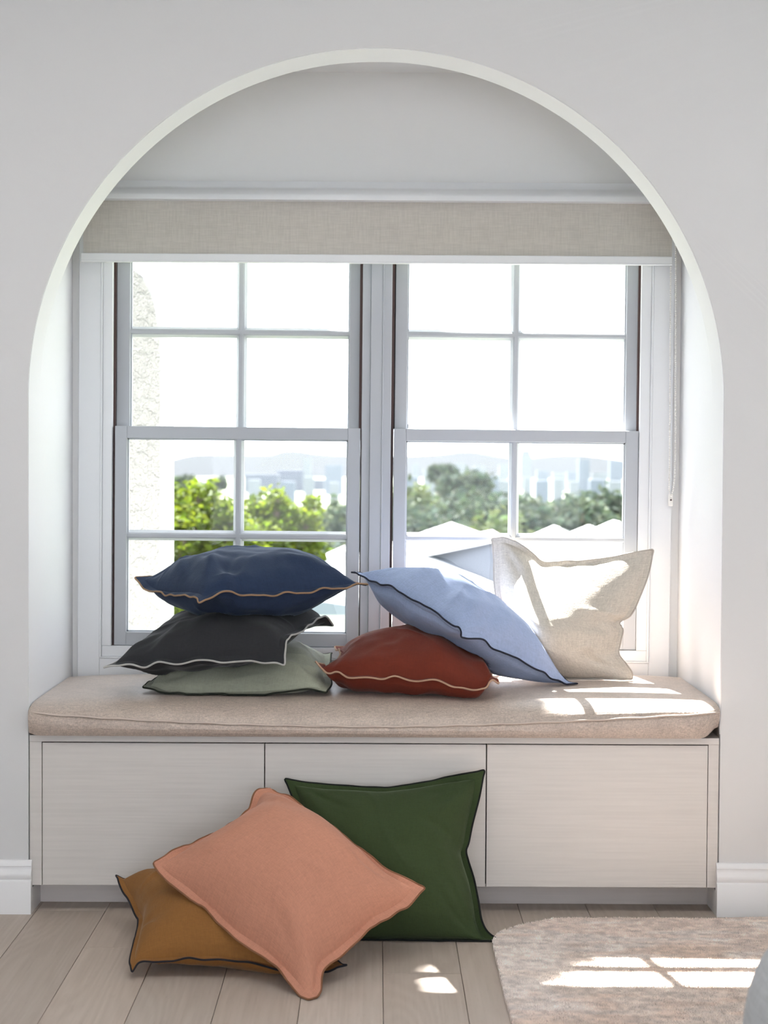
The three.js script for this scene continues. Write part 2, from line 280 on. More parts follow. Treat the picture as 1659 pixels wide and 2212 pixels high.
  // a round knob-ended sash pin on the meeting rail
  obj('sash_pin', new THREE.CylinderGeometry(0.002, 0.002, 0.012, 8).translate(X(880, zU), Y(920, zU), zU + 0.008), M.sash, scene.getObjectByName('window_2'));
  // coved head moulding over the blind
  const y0 = Y(433, -0.5), y1 = Y(394, -0.56);
  const prof = [[NB, y0], [-0.497, y0], [-0.497, y0 + 0.012], [-0.499, y0 + 0.016], [-0.506, y0 + 0.022], [-0.517, y0 + 0.029], [-0.528, y0 + 0.034], [-0.539, y0 + 0.0375], [-0.546, y0 + 0.043], [-0.55, y1 - 0.004], [-0.553, y1], [NB, y1]];
  struct('trim_2', metreUV(sweepX(prof, -HW + 0.0005, HW - 0.0005)), M.gloss);
}
// ---------------------------------------------------------------- roller blind with its bead chain
{
  const z = -0.53, x0 = X(180.5, z), x1 = X(1446.5, z), y0 = Y(551, z), y1 = 1.8355, yr = Y(569.5, z);
  const b = thing('roller_blind', 'linen-look roller blind rolled up at the head of the window', 'blind', [0, y0, z]);
  const put = (g) => g.translate(0, -y0, -z);
  obj('fabric', put(metreUV(box(x0, x1, y0 - 0.004, y1, z - 0.0015, z))), M.blind, b);
  obj('bottom_rail', put([mergeGeometries([metreUV(rbox(X(176.5, z), x1 + 0.0005, yr, y0, z - 0.012, z + 0.010, 0.0025)), metreUV(rbox(X(177, z), x1, yr - 0.0005, yr + 0.004, z - 0.006, z + 0.0115, 0.0015))])][0]), M.rail, b);
  // the looped chain
  const beads = [], bead = new THREE.SphereGeometry(0.0025, 8, 6), cz = -0.545;
  const front = new THREE.CatmullRomCurve3([at(1459.5, 470, cz), at(1459.5, 600, cz), at(1459, 820, cz), at(1458.5, 1000, cz), at(1456.5, 1040, cz), at(1453, 1062, cz), at(1450.5, 1072, cz)]);
  const back = new THREE.CatmullRomCurve3([at(1451, 470, cz), at(1449.5, 640, cz), at(1447.5, 1000, cz), at(1447, 1060, cz), at(1448.5, 1072, cz)]);
  for (const [c, zo] of [[front, 0.0], [back, -0.008]]) { const n = Math.round(c.getLength() / 0.0054); for (let i = 0; i <= n; i++) { const p = c.getPointAt(i / n); beads.push(bead.clone().translate(p.x, p.y, p.z + zo)); } }
  obj('bead_chain', put(mergeGeometries(beads)), M.bead, b);
  const h = at(1449.5, 1080, cz - 0.004);
  const hold = obj('chain_holder', put(new RoundedBoxGeometry(0.013, 0.034, 0.008, 2, 0.003).translate(h.x, h.y, h.z - 0.006)), M.bead, b);
  obj('screw', put(new THREE.CylinderGeometry(0.0025, 0.0025, 0.004, 12).rotateX(Math.PI / 2).translate(h.x, h.y, h.z - 0.001)), M.brown, hold);
}

// ---------------------------------------------------------------- bench cabinet, bench top, seat pad
const CT = 0.4405, CB = 0.4245;                                          // bench top: upper and lower face
{
  const c = thing('bench_cabinet', 'long off-white built-in bench cabinet with three plain doors under the window', 'cabinet', [0, 0, -0.02]);
  const put = (g) => metreUV(g.translate(0, 0, 0.02));
  obj('side_panel', put(rbox(-HW + 0.003, X(90.3, 0), 0.068, CB, -0.56, -0.001, 0.001)), M.cab, c);
  obj('side_panel', put(rbox(X(1537.8, 0), HW - 0.003, 0.068, CB, -0.56, -0.001, 0.001)), M.cab, c);
  for (const [a, b] of [[91.8, 572.6], [574.8, 1054.2], [1056.6, 1536.4]]) obj('door', put(rbox(X(a, 0), X(b, 0), 0.0685, CB - 0.0028, -0.019, -0.0005, 0.001)), M.cab, c);
  obj('carcass', put(box(X(90.3, 0) + 0.001, X(1537.8, 0) - 0.001, 0.07, CB - 0.0005, -0.56, -0.024)), M.dark, c);
  obj('kickboard', put(box(-HW + 0.004, HW - 0.004, 0.0005, 0.0675, -0.115, -0.098)), M.cabPlain, c);
  obj('bench_top', put(rbox(-HW + 0.003, HW - 0.003, CB, CT, -0.566, 0.001, 0.001)), M.cab, c);
}
const seamY = (x) => { const t = x / 0.853; return t < 0 ? mix(0.4685, 0.499, Math.pow(-t, 2.0)) : mix(0.4685, 0.5065, Math.pow(t, 1.5)); };
const seatTop = (x, z) => {
  const s = seamY(x), back = 0.5255 + 0.004 * x + 0.006 * Math.cos(x * 1.7), f = 0.03 - z;
  let y = mix(s, back, 1 - Math.exp(-Math.max(0, f) / mix(0.045, 0.03, Math.abs(x) / 0.85)));
  const e = Math.abs(x) / 0.848; y -= 0.006 * Math.pow(e, 10) + 0.010 * Math.pow(clamp((-z - 0.5) / 0.066, 0, 1), 2);
  return y;
};
{
  const t = thing('bench_cushion', 'long beige chenille seat pad filling the window bench', 'seat cushion', [0, CT, -0.27]);
  const NX = 170, prof = [];                                             // profile from the bottom front, up the face, over the top to the back
  for (let i = 0; i <= 10; i++) prof.push(['f', i / 10]);
  for (let i = 1; i <= 40; i++) prof.push(['t', Math.pow(i / 40, 1.7)]);
  for (let i = 1; i <= 6; i++) prof.push(['b', i / 6]);
  prof.push(['u', 1]);
  const pos = [], uv = [], idx = [], R = prof.length, b0 = CT + 0.0015;
  for (let i = 0; i <= NX; i++) {
    const u = i / NX, x0 = mix(-0.8495, 0.8495, u), s = seamY(x0), edge = Math.abs(x0) / 0.8495;
    const lift = x0 > 0 ? 0.024 * Math.pow(sstep(edge, 0.93, 1), 1.6) : 0.005 * sstep(edge, 0.98, 1), tuck = 0.03 * Math.pow(sstep(edge, 0.94, 1), 2) * (x0 > 0 ? 1 : 0.35);
    let run = 0, py = b0, pz = 0;
    for (let k = 0; k < R; k++) {
      const [w, q] = prof[k]; let y, z, x = x0;
      if (w === 'f') { y = mix(b0 + lift, s, q); z = 0.0215 + 0.006 * Math.sin(Math.PI * q) - 0.004 * (1 - q) * (1 - q) - tuck * (1 - 0.4 * q) * (q < 0.5 ? 1 : 1.0 - 0.9 * (q - 0.5)); }
      else if (w === 't') { z = mix(0.0215 - tuck * 0.3, -0.558, q); y = seatTop(x0, z); if (k === 11) y = s + 0.001; }
      else if (w === 'b') { y = mix(seatTop(x0, -0.558), b0 + 0.004, q); z = -0.558 - 0.006 * Math.sin(Math.PI * q); }
      else { y = b0; z = 0.0; }
      x = clamp(x, -0.8498, 0.8498);
      run += k ? Math.hypot(y - py, z - pz) : 0; py = y; pz = z;
      pos.push(x, y - CT, z + 0.27); uv.push(x, run);
    }
  }
  for (let i = 0; i < NX; i++) for (let k = 0; k < R - 1; k++) { const a = i * R + k, b = a + R; idx.push(a, b, a + 1, b, b + 1, a + 1); }
  for (const i of [0, NX]) { const c = pos.length / 3; pos.push(pos[i * R * 3], 0.03, 0); uv.push(0, 0); for (let k = 0; k < R; k++) { const a = i * R + k, b = i * R + (k + 1) % R; if (i) idx.push(c, b, a); else idx.push(c, a, b); } }
  const g = new THREE.BufferGeometry(); g.setAttribute('position', new THREE.Float32BufferAttribute(pos, 3)); g.setAttribute('uv', new THREE.Float32BufferAttribute(uv, 2)); g.setIndex(idx); g.computeVertexNormals();
  obj('cover', toCreasedNormals(g, 1.0), M.seat, t);
  const line = []; for (let i = 0; i <= 80; i++) { const x = mix(-0.846, 0.846, i / 80); line.push(V(x, seamY(x) + 0.0005 + 0.0008 * Math.sin(i * 1.3) - CT, 0.0245 + 0.27 - (Math.abs(x) > 0.8 ? 0.012 * Math.pow((Math.abs(x) - 0.8) / 0.046, 2) : 0))); }
  obj('seam_piping', new THREE.TubeGeometry(new THREE.CatmullRomCurve3(line), 240, 0.0024, 6), M.seatPiping, t);
}

// ---------------------------------------------------------------- scatter cushions
// heights (or depths) of what a cushion rests on, on a fine grid
function field(meshes, axis) {
  const c = 0.004, m = new Map(), u = axis === 'y' ? ['x', 'z'] : ['x', 'y'];
  for (const g of meshes) {
    const p = g.attributes.position, ix = g.index, a = V(), b = V(), d = V(), n = ix ? ix.count : p.count;
    for (let i = 0; i < n; i += 3) {
      const id = (k) => (ix ? ix.getX(i + k) : i + k); a.fromBufferAttribute(p, id(0)); b.fromBufferAttribute(p, id(1)); d.fromBufferAttribute(p, id(2));
      const u0 = Math.min(a[u[0]], b[u[0]], d[u[0]]), u1 = Math.max(a[u[0]], b[u[0]], d[u[0]]), v0 = Math.min(a[u[1]], b[u[1]], d[u[1]]), v1 = Math.max(a[u[1]], b[u[1]], d[u[1]]), h = Math.max(a[axis], b[axis], d[axis]);
      for (let x = Math.floor(u0 / c); x <= Math.floor(u1 / c); x++) for (let y = Math.floor(v0 / c); y <= Math.floor(v1 / c); y++) { const k = x * 100003 + y; if (!(m.get(k) >= h)) m.set(k, h); }
    }
  }
  return (x, y) => m.get(Math.floor(x / c) * 100003 + Math.floor(y / c)) ?? -1e9;
}
const noise3 = (() => { const f = noiseField(64, 64, 91); return (x, y, s) => f(((x / 64 + s * 0.137) % 1 + 1) % 1, ((y / 64 + s * 0.291) % 1 + 1) % 1) - 0.5; })();
function curve(a, mids, b, sag, centre) {
  let pts = [a];
  if (mids) pts.push(...mids); else { const m = a.clone().lerp(b, 0.5), d = centre.clone().sub(m).normalize(); pts.push(a.clone().lerp(b, 0.25).addScaledVector(d, sag * 0.7), m.addScaledVector(d, sag), a.clone().lerp(b, 0.75).addScaledVector(d, sag * 0.7)); }
  pts.push(b);
  return new THREE.CatmullRomCurve3(pts, false, 'centripetal');
}
/* o: c = corners [c00, c10, c11, c01]; e = inner points of the edges [v=-1, u=+1, v=+1, u=-1] or nulls; face = direction the front bulges to;
   tf, tb = bulge to the front and back; press = functions that push a point off what it rests on */
function cushion(name, label, o, coverMat, trimMat, group) {
  const [c00, c10, c11, c01] = o.c, mid = V().add(c00).add(c10).add(c11).add(c01).multiplyScalar(0.25);
  const e = o.e ?? [], sag = o.sag ?? [0.022, 0.022, 0.022, 0.022];
  const B = curve(c00, e[0], c10, sag[0], mid), Rr = curve(c10, e[1], c11, sag[1], mid), Tt = curve(c01, e[2], c11, sag[2], mid), L = curve(c00, e[3], c01, sag[3], mid);
  const N = 80, FL = o.flange ?? 0.925, us = [-1, -(1 + FL) / 2]; for (let i = 0; i <= N; i++) us.push(FL * mix(-1, 1, i / N)); us.push((1 + FL) / 2, 1);
  const K = us.length, n = c11.clone().sub(c00).cross(c01.clone().sub(c10)).normalize(); if (n.dot(o.face) < 0) n.negate();
  const SUB = 400, cache = [B, Rr, Tt, L].map((c) => c.getSpacedPoints(SUB)), on = (i, t) => { const x = clamp(t, 0, 1) * SUB, k = Math.min(SUB - 1, Math.floor(x)); return cache[i][k].clone().lerp(cache[i][k + 1], x - k); };
  const M0 = (u, v) => {
    const s = (u + 1) / 2, t = (v + 1) / 2, p = on(0, s).multiplyScalar(1 - t).addScaledVector(on(2, s), t).addScaledVector(on(3, t), 1 - s).addScaledVector(on(1, t), s);
    return p.addScaledVector(c00, -(1 - s) * (1 - t)).addScaledVector(c10, -s * (1 - t)).addScaledVector(c01, -(1 - s) * t).addScaledVector(c11, -s * t);
  };
  const S = o.seed ?? 1, wr = o.wrinkle ?? 1;
  const fold = (u, v, side) => {                                         // folds that fan out of the corners, puckers along the seams, soft dents
    let h = 0; const k = S + side * 3.7;
    for (const [cu, cv] of [[-1, -1], [1, -1], [1, 1], [-1, 1]]) {
      const du = Math.abs(u - cu), dv = Math.abs(v - cv), d = Math.hypot(du, dv), a = Math.atan2(dv, du), w = Math.exp(-d * d / 0.4) * sstep(d, 0.08, 0.35), q = cu * 2 + cv;
      h += w * 0.0055 * Math.sin(a * (6 + 4 * noise3(q * 3.3, 1, k)) + 9 * noise3(q * 5.1, 4, k + 2) + 2.5 * noise3(u * 1.7, v * 1.7, k + 5));
      const w2 = Math.exp(-d * d / 0.7) * sstep(d, 0.15, 0.5) * clamp(0.5 + 2.2 * noise3(u * 1.6 + q, v * 1.6, k + 61), 0, 1);
      h += w2 * 0.0032 * Math.sin(a * (17 + 8 * noise3(q * 1.9, 7, k + 3)) + 6 * noise3(u * 1.9, v * 1.9, k + 71) + q);
    }
    const pu = 1 - Math.abs(u), pv = 1 - Math.abs(v);
    h += Math.exp(-pu * pu / 0.05) * 0.007 * noise3(v * 8, pu * 2.5 + Math.sign(u) * 9, k + 11) + Math.exp(-pv * pv / 0.05) * 0.007 * noise3(u * 8, pv * 2.5 + Math.sign(v) * 9, k + 14);
    h += 0.016 * noise3(u * 1.8, v * 1.8, k + 21) + 0.005 * noise3(u * 4.5 + v * 1.5, v * 4, k + 31);
    h += 0.0045 * Math.pow(1 - Math.abs(2 * noise3(u * 1.5 + 0.6 * v, v * 2.2 - 0.7 * u, k + 41)), 7);
    let cr = 0;
    for (const [u0, v0, u1, v1, amp, wd, sd] of o.creases ?? []) {
      if ((sd ?? 1) !== side) continue;
      const ex = u1 - u0, ey = v1 - v0, t = clamp(((u - u0) * ex + (v - v0) * ey) / (ex * ex + ey * ey), 0, 1), d = Math.hypot(u - u0 - ex * t, v - v0 - ey * t + 0.05 * noise3(t * 3, u0 * 7, k));
      cr += amp * Math.exp(-(d * d) / (wd * wd)) * (0.35 + 0.65 * Math.sin(Math.PI * Math.min(1, t * 0.9 + 0.1)));
    }
    return h * wr + cr;
  };
  const ax = o.exp ?? 2.3, pw = o.pow ?? 0.62;
  const prof = (a) => 1 - Math.pow(Math.min(1, Math.abs(a) / FL), ax);
  const sheet = (side) => {
    const pos = new Float32Array(K * K * 3), uv = new Float32Array(K * K * 2);
    for (let j = 0; j < K; j++) for (let i = 0; i < K; i++) {
      const u = us[i], v = us[j], p = M0(u, v), q = Math.pow(Math.max(0, prof(u) * prof(v)), pw);
      let t = (side > 0 ? o.tf : o.tb) * q;
      for (const b of o.bumps ?? []) if (b[5] === undefined || b[5] === side) { const r2 = ((u - b[0]) ** 2 + (v - b[1]) ** 2) / (b[2] * b[2]); t += b[3] * Math.exp(-r2) * Math.min(1, q * 1.6); }
      t += fold(u, v, side) * Math.min(1, q * 2.2) * (side > 0 ? 1 : 0.8);
      t = Math.max(t, -0.01) + 0.0012;
      p.addScaledVector(n, t * side);
      if (q === 0 && o.wave !== 0) { const r = Math.max(Math.abs(u), Math.abs(v)), w = (r - FL) / (1 - FL), s = Math.abs(u) > Math.abs(v) ? v : u; p.addScaledVector(n, w * (o.wave ?? 0.006) * 2 * noise3(s * 7, Math.sign(Math.abs(u) > Math.abs(v) ? u : v) * 9 + (Math.abs(u) > Math.abs(v) ? 0 : 4), S + 51)); }
      for (const f of o.press ?? []) f(p, side);
      pos.set([p.x, p.y, p.z], (j * K + i) * 3); uv.set([(u + 1) * 0.235, (v + 1) * 0.235], (j * K + i) * 2);
    }
    return { pos, uv };
  };
  const F = sheet(1), Bk = sheet(-1);
  // both sheets share their rim
  const build = (want) => {
    const pos = new Float32Array(K * K * 6), uv = new Float32Array(K * K * 4); pos.set(F.pos); pos.set(Bk.pos, K * K * 3); uv.set(F.uv); uv.set(Bk.uv, K * K * 2);
    const idx = [], flip = new THREE.Vector3().subVectors(M0(0.1, 0), M0(-0.1, 0)).cross(new THREE.Vector3().subVectors(M0(0, 0.1), M0(0, -0.1))).dot(n) < 0;
    for (let j = 0; j < K - 1; j++) for (let i = 0; i < K - 1; i++) {
      const rim = i < 2 || j < 2 || i >= K - 3 || j >= K - 3; if (rim !== (want === 'flange')) continue;
      const a = j * K + i, b = a + 1, c = a + K, d = c + 1, z = K * K;
      for (const [o1, fl] of [[0, flip], [z, !flip]]) if (fl) idx.push(a + o1, c + o1, b + o1, b + o1, c + o1, d + o1); else idx.push(a + o1, b + o1, c + o1, b + o1, d + o1, c + o1);
    }
    const g = new THREE.BufferGeometry(); g.setAttribute('position', new THREE.BufferAttribute(pos, 3)); g.setAttribute('uv', new THREE.BufferAttribute(uv, 2)); g.setIndex(idx);
    g.computeVertexNormals();
    return g;
  };
  const rimPts = []; const P = (i, j) => { const k = (j * K + i) * 3; return V((F.pos[k] + Bk.pos[k]) / 2, (F.pos[k + 1] + Bk.pos[k + 1]) / 2, (F.pos[k + 2] + Bk.pos[k + 2]) / 2); };
  const st = 2;
  for (let i = 0; i < K - 1; i += st) rimPts.push(P(i, 0)); for (let j = 0; j < K - 1; j += st) rimPts.push(P(K - 1, j)); for (let i = K - 1; i > 0; i -= st) rimPts.push(P(i, K - 1)); for (let j = K - 1; j > 0; j -= st) rimPts.push(P(0, j));
  const body = build('body'), flange = build('flange'), trim = new THREE.TubeGeometry(new THREE.CatmullRomCurve3(rimPts, true, 'catmullrom', 0.5), 460, o.cord ?? 0.0024, 6, true);
  const low = V(mid.x, Infinity, mid.z); for (let k = 1; k < F.pos.length; k += 3) low.y = Math.min(low.y, F.pos[k], Bk.pos[k]);
  const t = thing(name, label, 'cushion', [low.x, low.y, low.z], group), put = (g) => g.clone().translate(-low.x, -low.y, -low.z);
  obj('cover', put(body), coverMat, t); obj('flange', put(flange), coverMat, t); obj('edge_trim', put(trim), trimMat, t);
  t.userData.geo = [body, flange, trim];
  return t;
}
const rest = (fn, gap = 0.0015) => (p, side) => { const y = fn(p.x, p.z) + gap + (side > 0 ? 0.003 : 0); if (p.y < y) p.y = y; };
const restZ = (fn, gap = 0.002) => (p, side) => { const z = fn(p.x, p.y) + gap + (side > 0 ? 0.003 : 0); if (p.z < z) p.z = z; };
const onSeat = rest((x, z) => (z < 0.03 ? seatTop(x, z) : -1), 0.003);
const offWindow = (p) => { const z = -0.562; if (p.z < z) p.z = z; };
const onFloor = rest(() => 0.0, 0.0015), offDoor = restZ(() => 0.0005, 0.0015);
const UP = V(0, 1, 0);
{
  // ---- the stack at the left end of the bench
  const sage = cushion('scatter_cushion', 'sage green linen cushion with dark green edging, lowest of the stack on the bench', {
    c: [at(309, 1483, -0.16), at(704, 1497, -0.08), at(716, 1411, -0.50), V(-0.585, 0.575, -0.54)],
    e: [[at(330, 1487, -0.14), at(360, 1498, -0.10), at(480, 1500, -0.085), at(600, 1496, -0.08), at(668, 1489, -0.075), at(690, 1493, -0.075)], [at(716, 1480, -0.14), at(711, 1458, -0.3)], null, null],
    face: UP, tf: 0.066, tb: 0.05, pow: 0.5, seed: 3, bumps: [[0.55, 0.1, 0.4, 0.018, 0, 1]], press: [onSeat, offWindow],
  }, fabric(0.47, 0.485, 0.375), cord(0.025, 0.03, 0.018));
  const charcoal = cushion('scatter_cushion', 'charcoal linen cushion with white edging, middle of the stack on the bench', {
    c: [at(225, 1445, -0.085), at(614, 1434, 0.01), at(719, 1348, -0.44), V(-0.585, 0.665, -0.545)],
    e: [[at(268, 1434, -0.07), at(310, 1439, -0.055), at(343, 1431, -0.05), at(380, 1436, -0.04), at(430, 1427, -0.03), at(480, 1430, -0.02), at(560, 1428, -0.005)],
      [at(617, 1402, 0.0), at(619, 1382, -0.02), at(650, 1364, -0.16), at(690, 1335, -0.3), at(706, 1333, -0.37)], null, null],
    face: UP, tf: 0.066, tb: 0.075, pow: 0.52, seed: 11, wrinkle: 1.2, press: [onSeat, rest(field(sage.userData.geo, 'y')), offWindow],
  }, fabric(0.028, 0.029, 0.033, { sheen: 0.25 }), cord(0.62, 0.61, 0.58));
  cushion('scatter_cushion', 'navy blue linen cushion with tan edging on top of the stack', {
    c: [at(430, 1303, 0.015), at(794, 1264, -0.2), V(-0.2, 0.835, -0.555), at(292, 1249, -0.41)],
    e: [[at(450, 1294, 0.0), at(476, 1283, -0.02), at(500, 1281, -0.03), at(522, 1289, -0.045), at(570, 1285, -0.07), at(610, 1283, -0.09), at(650, 1279, -0.115), at(700, 1273, -0.14), at(760, 1265, -0.18)], null, null,
      [at(424, 1292, -0.01), at(400, 1285, -0.08), at(352, 1283, -0.22), at(318, 1274, -0.33)]],
    face: UP, tf: 0.1, tb: 0.092, pow: 0.55, seed: 23, wrinkle: 1.5, creases: [[-0.85, -0.8, -0.3, 0.1, 0.011, 0.07], [-0.7, -0.85, -0.15, -0.15, -0.007, 0.06], [-0.88, -0.5, -0.55, 0.35, -0.008, 0.06], [-0.45, -0.88, 0, -0.35, 0.006, 0.05], [-0.05, -0.88, 0.15, -0.4, -0.005, 0.05], [0.25, -0.88, 0.3, -0.5, 0.004, 0.05], [-0.9, -0.2, -0.6, 0.6, 0.006, 0.06]], bumps: [[-0.8, -0.55, 0.3, -0.012, 0, 1]], press: [rest(field(charcoal.userData.geo, 'y')), offWindow],
  }, fabric(0.022, 0.042, 0.095, { sheen: 0.3, sheenColor: [0.7, 0.85, 1] }), cord(0.42, 0.26, 0.15));
  // ---- the group at the right end
  const rust = cushion('scatter_cushion', 'rust red linen cushion with peach edging lying under the pale blue one', {
    c: [at(682, 1431, -0.10), at(1077, 1474, -0.045), V(0.335, 0.57, -0.5), at(724, 1397, -0.49)],
    e: [[at(692, 1443, -0.09), at(709, 1457, -0.08), at(727, 1453, -0.075), at(751, 1461, -0.06), at(795, 1460, -0.05), at(830, 1465, -0.045), at(854, 1462, -0.04), at(897, 1470, -0.035), at(941, 1467, -0.03), at(980, 1484, -0.025), at(1026, 1495, -0.02), at(1048, 1487, -0.025), at(1062, 1465, -0.035)], null, null, [at(712, 1438, -0.2), at(735, 1415, -0.33)]],
    face: UP, tf: 0.105, tb: 0.062, pow: 0.52, seed: 31, press: [onSeat, offWindow],
  }, fabric(0.20, 0.030, 0.012, { sheenColor: [1, 0.75, 0.65] }), cord(0.62, 0.40, 0.27));
  const beige = cushion('scatter_cushion', 'natural flax linen cushion standing upright against the right window', {
    c: [V(0.43, 0.555, -0.46), at(1364, 1477, -0.385), at(1411, 1189, -0.505), at(1063, 1164, -0.558)],
    e: [[at(1200, 1474, -0.385), at(1300, 1479, -0.38)], [at(1366, 1455, -0.39), at(1352, 1433, -0.40), at(1337, 1412, -0.41), at(1341, 1385, -0.42), at(1346, 1362, -0.43), at(1339, 1344, -0.435), at(1362, 1330, -0.445), at(1384, 1285, -0.465), at(1401, 1240, -0.485)],
      [at(1086, 1161, -0.552), at(1104, 1166, -0.55), at(1132, 1181, -0.545), at(1152, 1196, -0.54), at(1172, 1213, -0.535), at(1205, 1213, -0.535), at(1272, 1210, -0.525), at(1330, 1201, -0.515), at(1385, 1191, -0.505)],
      [V(0.385, 0.66, -0.49), at(1072, 1290, -0.52), at(1066, 1205, -0.55)]],
    face: V(0, 0.5, 0.87), tf: 0.085, tb: 0.06, exp: 1.9, pow: 0.75, seed: 43, wrinkle: 0.7, creases: [[0.9, -0.9, 0.35, -0.6, -0.012, 0.07], [0.92, 0.05, 0.3, 0.15, 0.006, 0.06], [0.9, -0.25, 0.3, -0.2, -0.007, 0.06], [0.85, -0.5, 0.2, -0.5, 0.006, 0.06], [-0.9, 0.9, -0.6, 0.5, -0.008, 0.07]], press: [onSeat, offWindow], bumps: [[0.9, -0.72, 0.3, -0.02, 0, 1], [0.75, 0.0, 0.25, -0.01, 0, 1], [-0.45, -0.45, 0.65, 0.07, 0, 1], [0.6, 0.4, 0.5, -0.015, 0, 1]],
  }, fabric(0.74, 0.69, 0.63, { flax: true, bump: 0.0006, sheen: 0.3 }), cord(0.55, 0.50, 0.45));
  cushion('scatter_cushion', 'pale blue linen cushion with navy edging leaning over the rust one', {
    c: [at(995, 1366, -0.05), at(1248, 1485, -0.285), V(0.215, 0.735, -0.545), at(761, 1233, -0.37)],
    e: [[at(993, 1374, -0.055), at(1009, 1378, -0.065), at(1040, 1380, -0.095), at(1062, 1396, -0.115), at(1091, 1410, -0.14), at(1115, 1422, -0.165), at(1144, 1439, -0.195), at(1168, 1451, -0.215), at(1192, 1463, -0.24), at(1221, 1478, -0.265)], null, null,
      [at(994, 1355, -0.055), at(980, 1350, -0.065), at(941, 1322, -0.11), at(912, 1309, -0.145), at(864, 1280, -0.21), at(849, 1268, -0.235), at(801, 1258, -0.315), at(781, 1240, -0.345)]],
    face: V(0.45, 0.89, 0), tf: 0.108, tb: 0.088, pow: 0.56, seed: 57, wrinkle: 1.2, creases: [[-0.85, -0.9, -0.2, -0.35, 0.008, 0.07], [-0.55, -0.9, -0.1, -0.55, -0.006, 0.05], [-0.2, -0.9, 0.1, -0.5, 0.005, 0.05], [-0.9, -0.55, -0.4, -0.1, -0.007, 0.06], [-0.9, -0.2, -0.45, 0.1, 0.005, 0.05], [0.3, -0.9, 0.4, -0.5, -0.004, 0.05]], press: [onSeat, rest(field(rust.userData.geo, 'y')), restZ(field(beige.userData.geo, 'z')), offWindow],
  }, fabric(0.43, 0.53, 0.78, { sheenColor: [0.9, 0.95, 1] }), cord(0.012, 0.016, 0.035));
  // ---- the three on the floor
  const green = cushion('scatter_cushion', 'dark green linen cushion with black edging leaning on the middle cabinet door', {
    c: [V(-0.135, 0.03, 0.21), at(1076, 2030, 0.235), at(1046, 1665, 0.035), at(616, 1683, 0.035)],
    e: [[at(780, 2037, 0.225), at(900, 2041, 0.23), at(1000, 2042, 0.232), at(1060, 2041, 0.235)], [at(1052, 2012, 0.21), at(1041, 1990, 0.2), at(1034, 1950, 0.18), at(1024, 1900, 0.15), at(1011, 1858, 0.125), at(1007, 1838, 0.115), at(1012, 1822, 0.11), at(1021, 1780, 0.09), at(1036, 1720, 0.06)],
      [at(700, 1694, 0.035), at(760, 1698, 0.04), at(830, 1701, 0.04), at(850, 1699, 0.04), at(900, 1692, 0.04), at(960, 1680, 0.035)], null],
    face: V(0, 0.4, 0.9), tf: 0.12, tb: 0.06, pow: 0.55, seed: 67, wrinkle: 0.9, creases: [[0.92, 0.12, 0.4, 0.4, -0.007, 0.06], [0.9, 0.0, 0.5, 0.05, 0.006, 0.07], [0.9, -0.75, 0.6, -0.6, -0.006, 0.06], [-0.85, 0.85, -0.4, 0.55, -0.005, 0.05]], press: [onFloor, offDoor],
  }, fabric(0.046, 0.072, 0.022, { sheen: 0.3, sheenColor: [0.8, 1, 0.7] }), cord(0.008, 0.009, 0.008));
  const ochre = cushion('scatter_cushion', 'ochre brown linen cushion with dark edging lying flat on the floorboards', {
    c: [at(286, 2098, 0.525), at(748, 2089, 0.53), V(-0.225, 0.07, 0.13), at(251, 1891, 0.10)],
    e: [[at(300, 2082, 0.515), at(340, 2077, 0.51), at(420, 2072, 0.51), at(500, 2074, 0.515), at(560, 2084, 0.52), at(610, 2096, 0.525), at(680, 2100, 0.528)], null, null,
      [at(280, 2082, 0.49), at(293, 2020, 0.38), at(298, 1990, 0.31), at(290, 1972, 0.26), at(278, 1945, 0.2), at(262, 1918, 0.15)]],
    face: UP, tf: 0.1, tb: 0.055, pow: 0.5, seed: 73, press: [onFloor, offDoor, restZ(field(green.userData.geo, 'z'))],
  }, fabric(0.36, 0.155, 0.038, { sheenColor: [1, 0.9, 0.7] }), cord(0.018, 0.017, 0.025));
  cushion('scatter_cushion', 'peach terracotta linen cushion tilted across the ochre and green ones', {
    c: [at(667, 2173, 0.655), at(917, 1916, 0.36), at(577, 1702, 0.1), at(332, 1863, 0.34)],
    e: [[at(690, 2150, 0.63), at(700, 2096, 0.575), at(742, 2060, 0.53), at(782, 2025, 0.49), at(820, 1991, 0.45), at(852, 1974, 0.425), at(882, 1955, 0.4)], [at(872, 1896, 0.36), at(836, 1880, 0.34), at(740, 1800, 0.24), at(680, 1764, 0.19), at(626, 1723, 0.14)],
      [at(352, 1848, 0.33), at(440, 1808, 0.25), at(500, 1778, 0.21), at(534, 1752, 0.17), at(553, 1712, 0.12)], [at(640, 2140, 0.625), at(602, 2097, 0.58), at(560, 2060, 0.55), at(500, 2020, 0.51), at(450, 1975, 0.46), at(400, 1931, 0.42), at(342, 1886, 0.36)]],
    face: V(0.2, 0.7, 0.6), tf: 0.15, tb: 0.05, exp: 2, pow: 0.72, seed: 87, wrinkle: 0.9, creases: [[-0.9, -0.9, -0.1, -0.1, 0.012, 0.16], [-0.85, 0.6, -0.3, 0.3, -0.006, 0.08], [0.9, -0.8, 0.5, -0.45, -0.012, 0.1], [0.75, -0.9, 0.45, -0.3, 0.008, 0.08]], press: [onFloor, offDoor, rest(field(ochre.userData.geo, 'y')), restZ(field(green.userData.geo, 'z'))],
  }, fabric(0.76, 0.345, 0.225, { sheenColor: [1, 0.85, 0.75] }), cord(0.34, 0.15, 0.075));
  for (const c of scene.children) delete c.userData.geo;
}

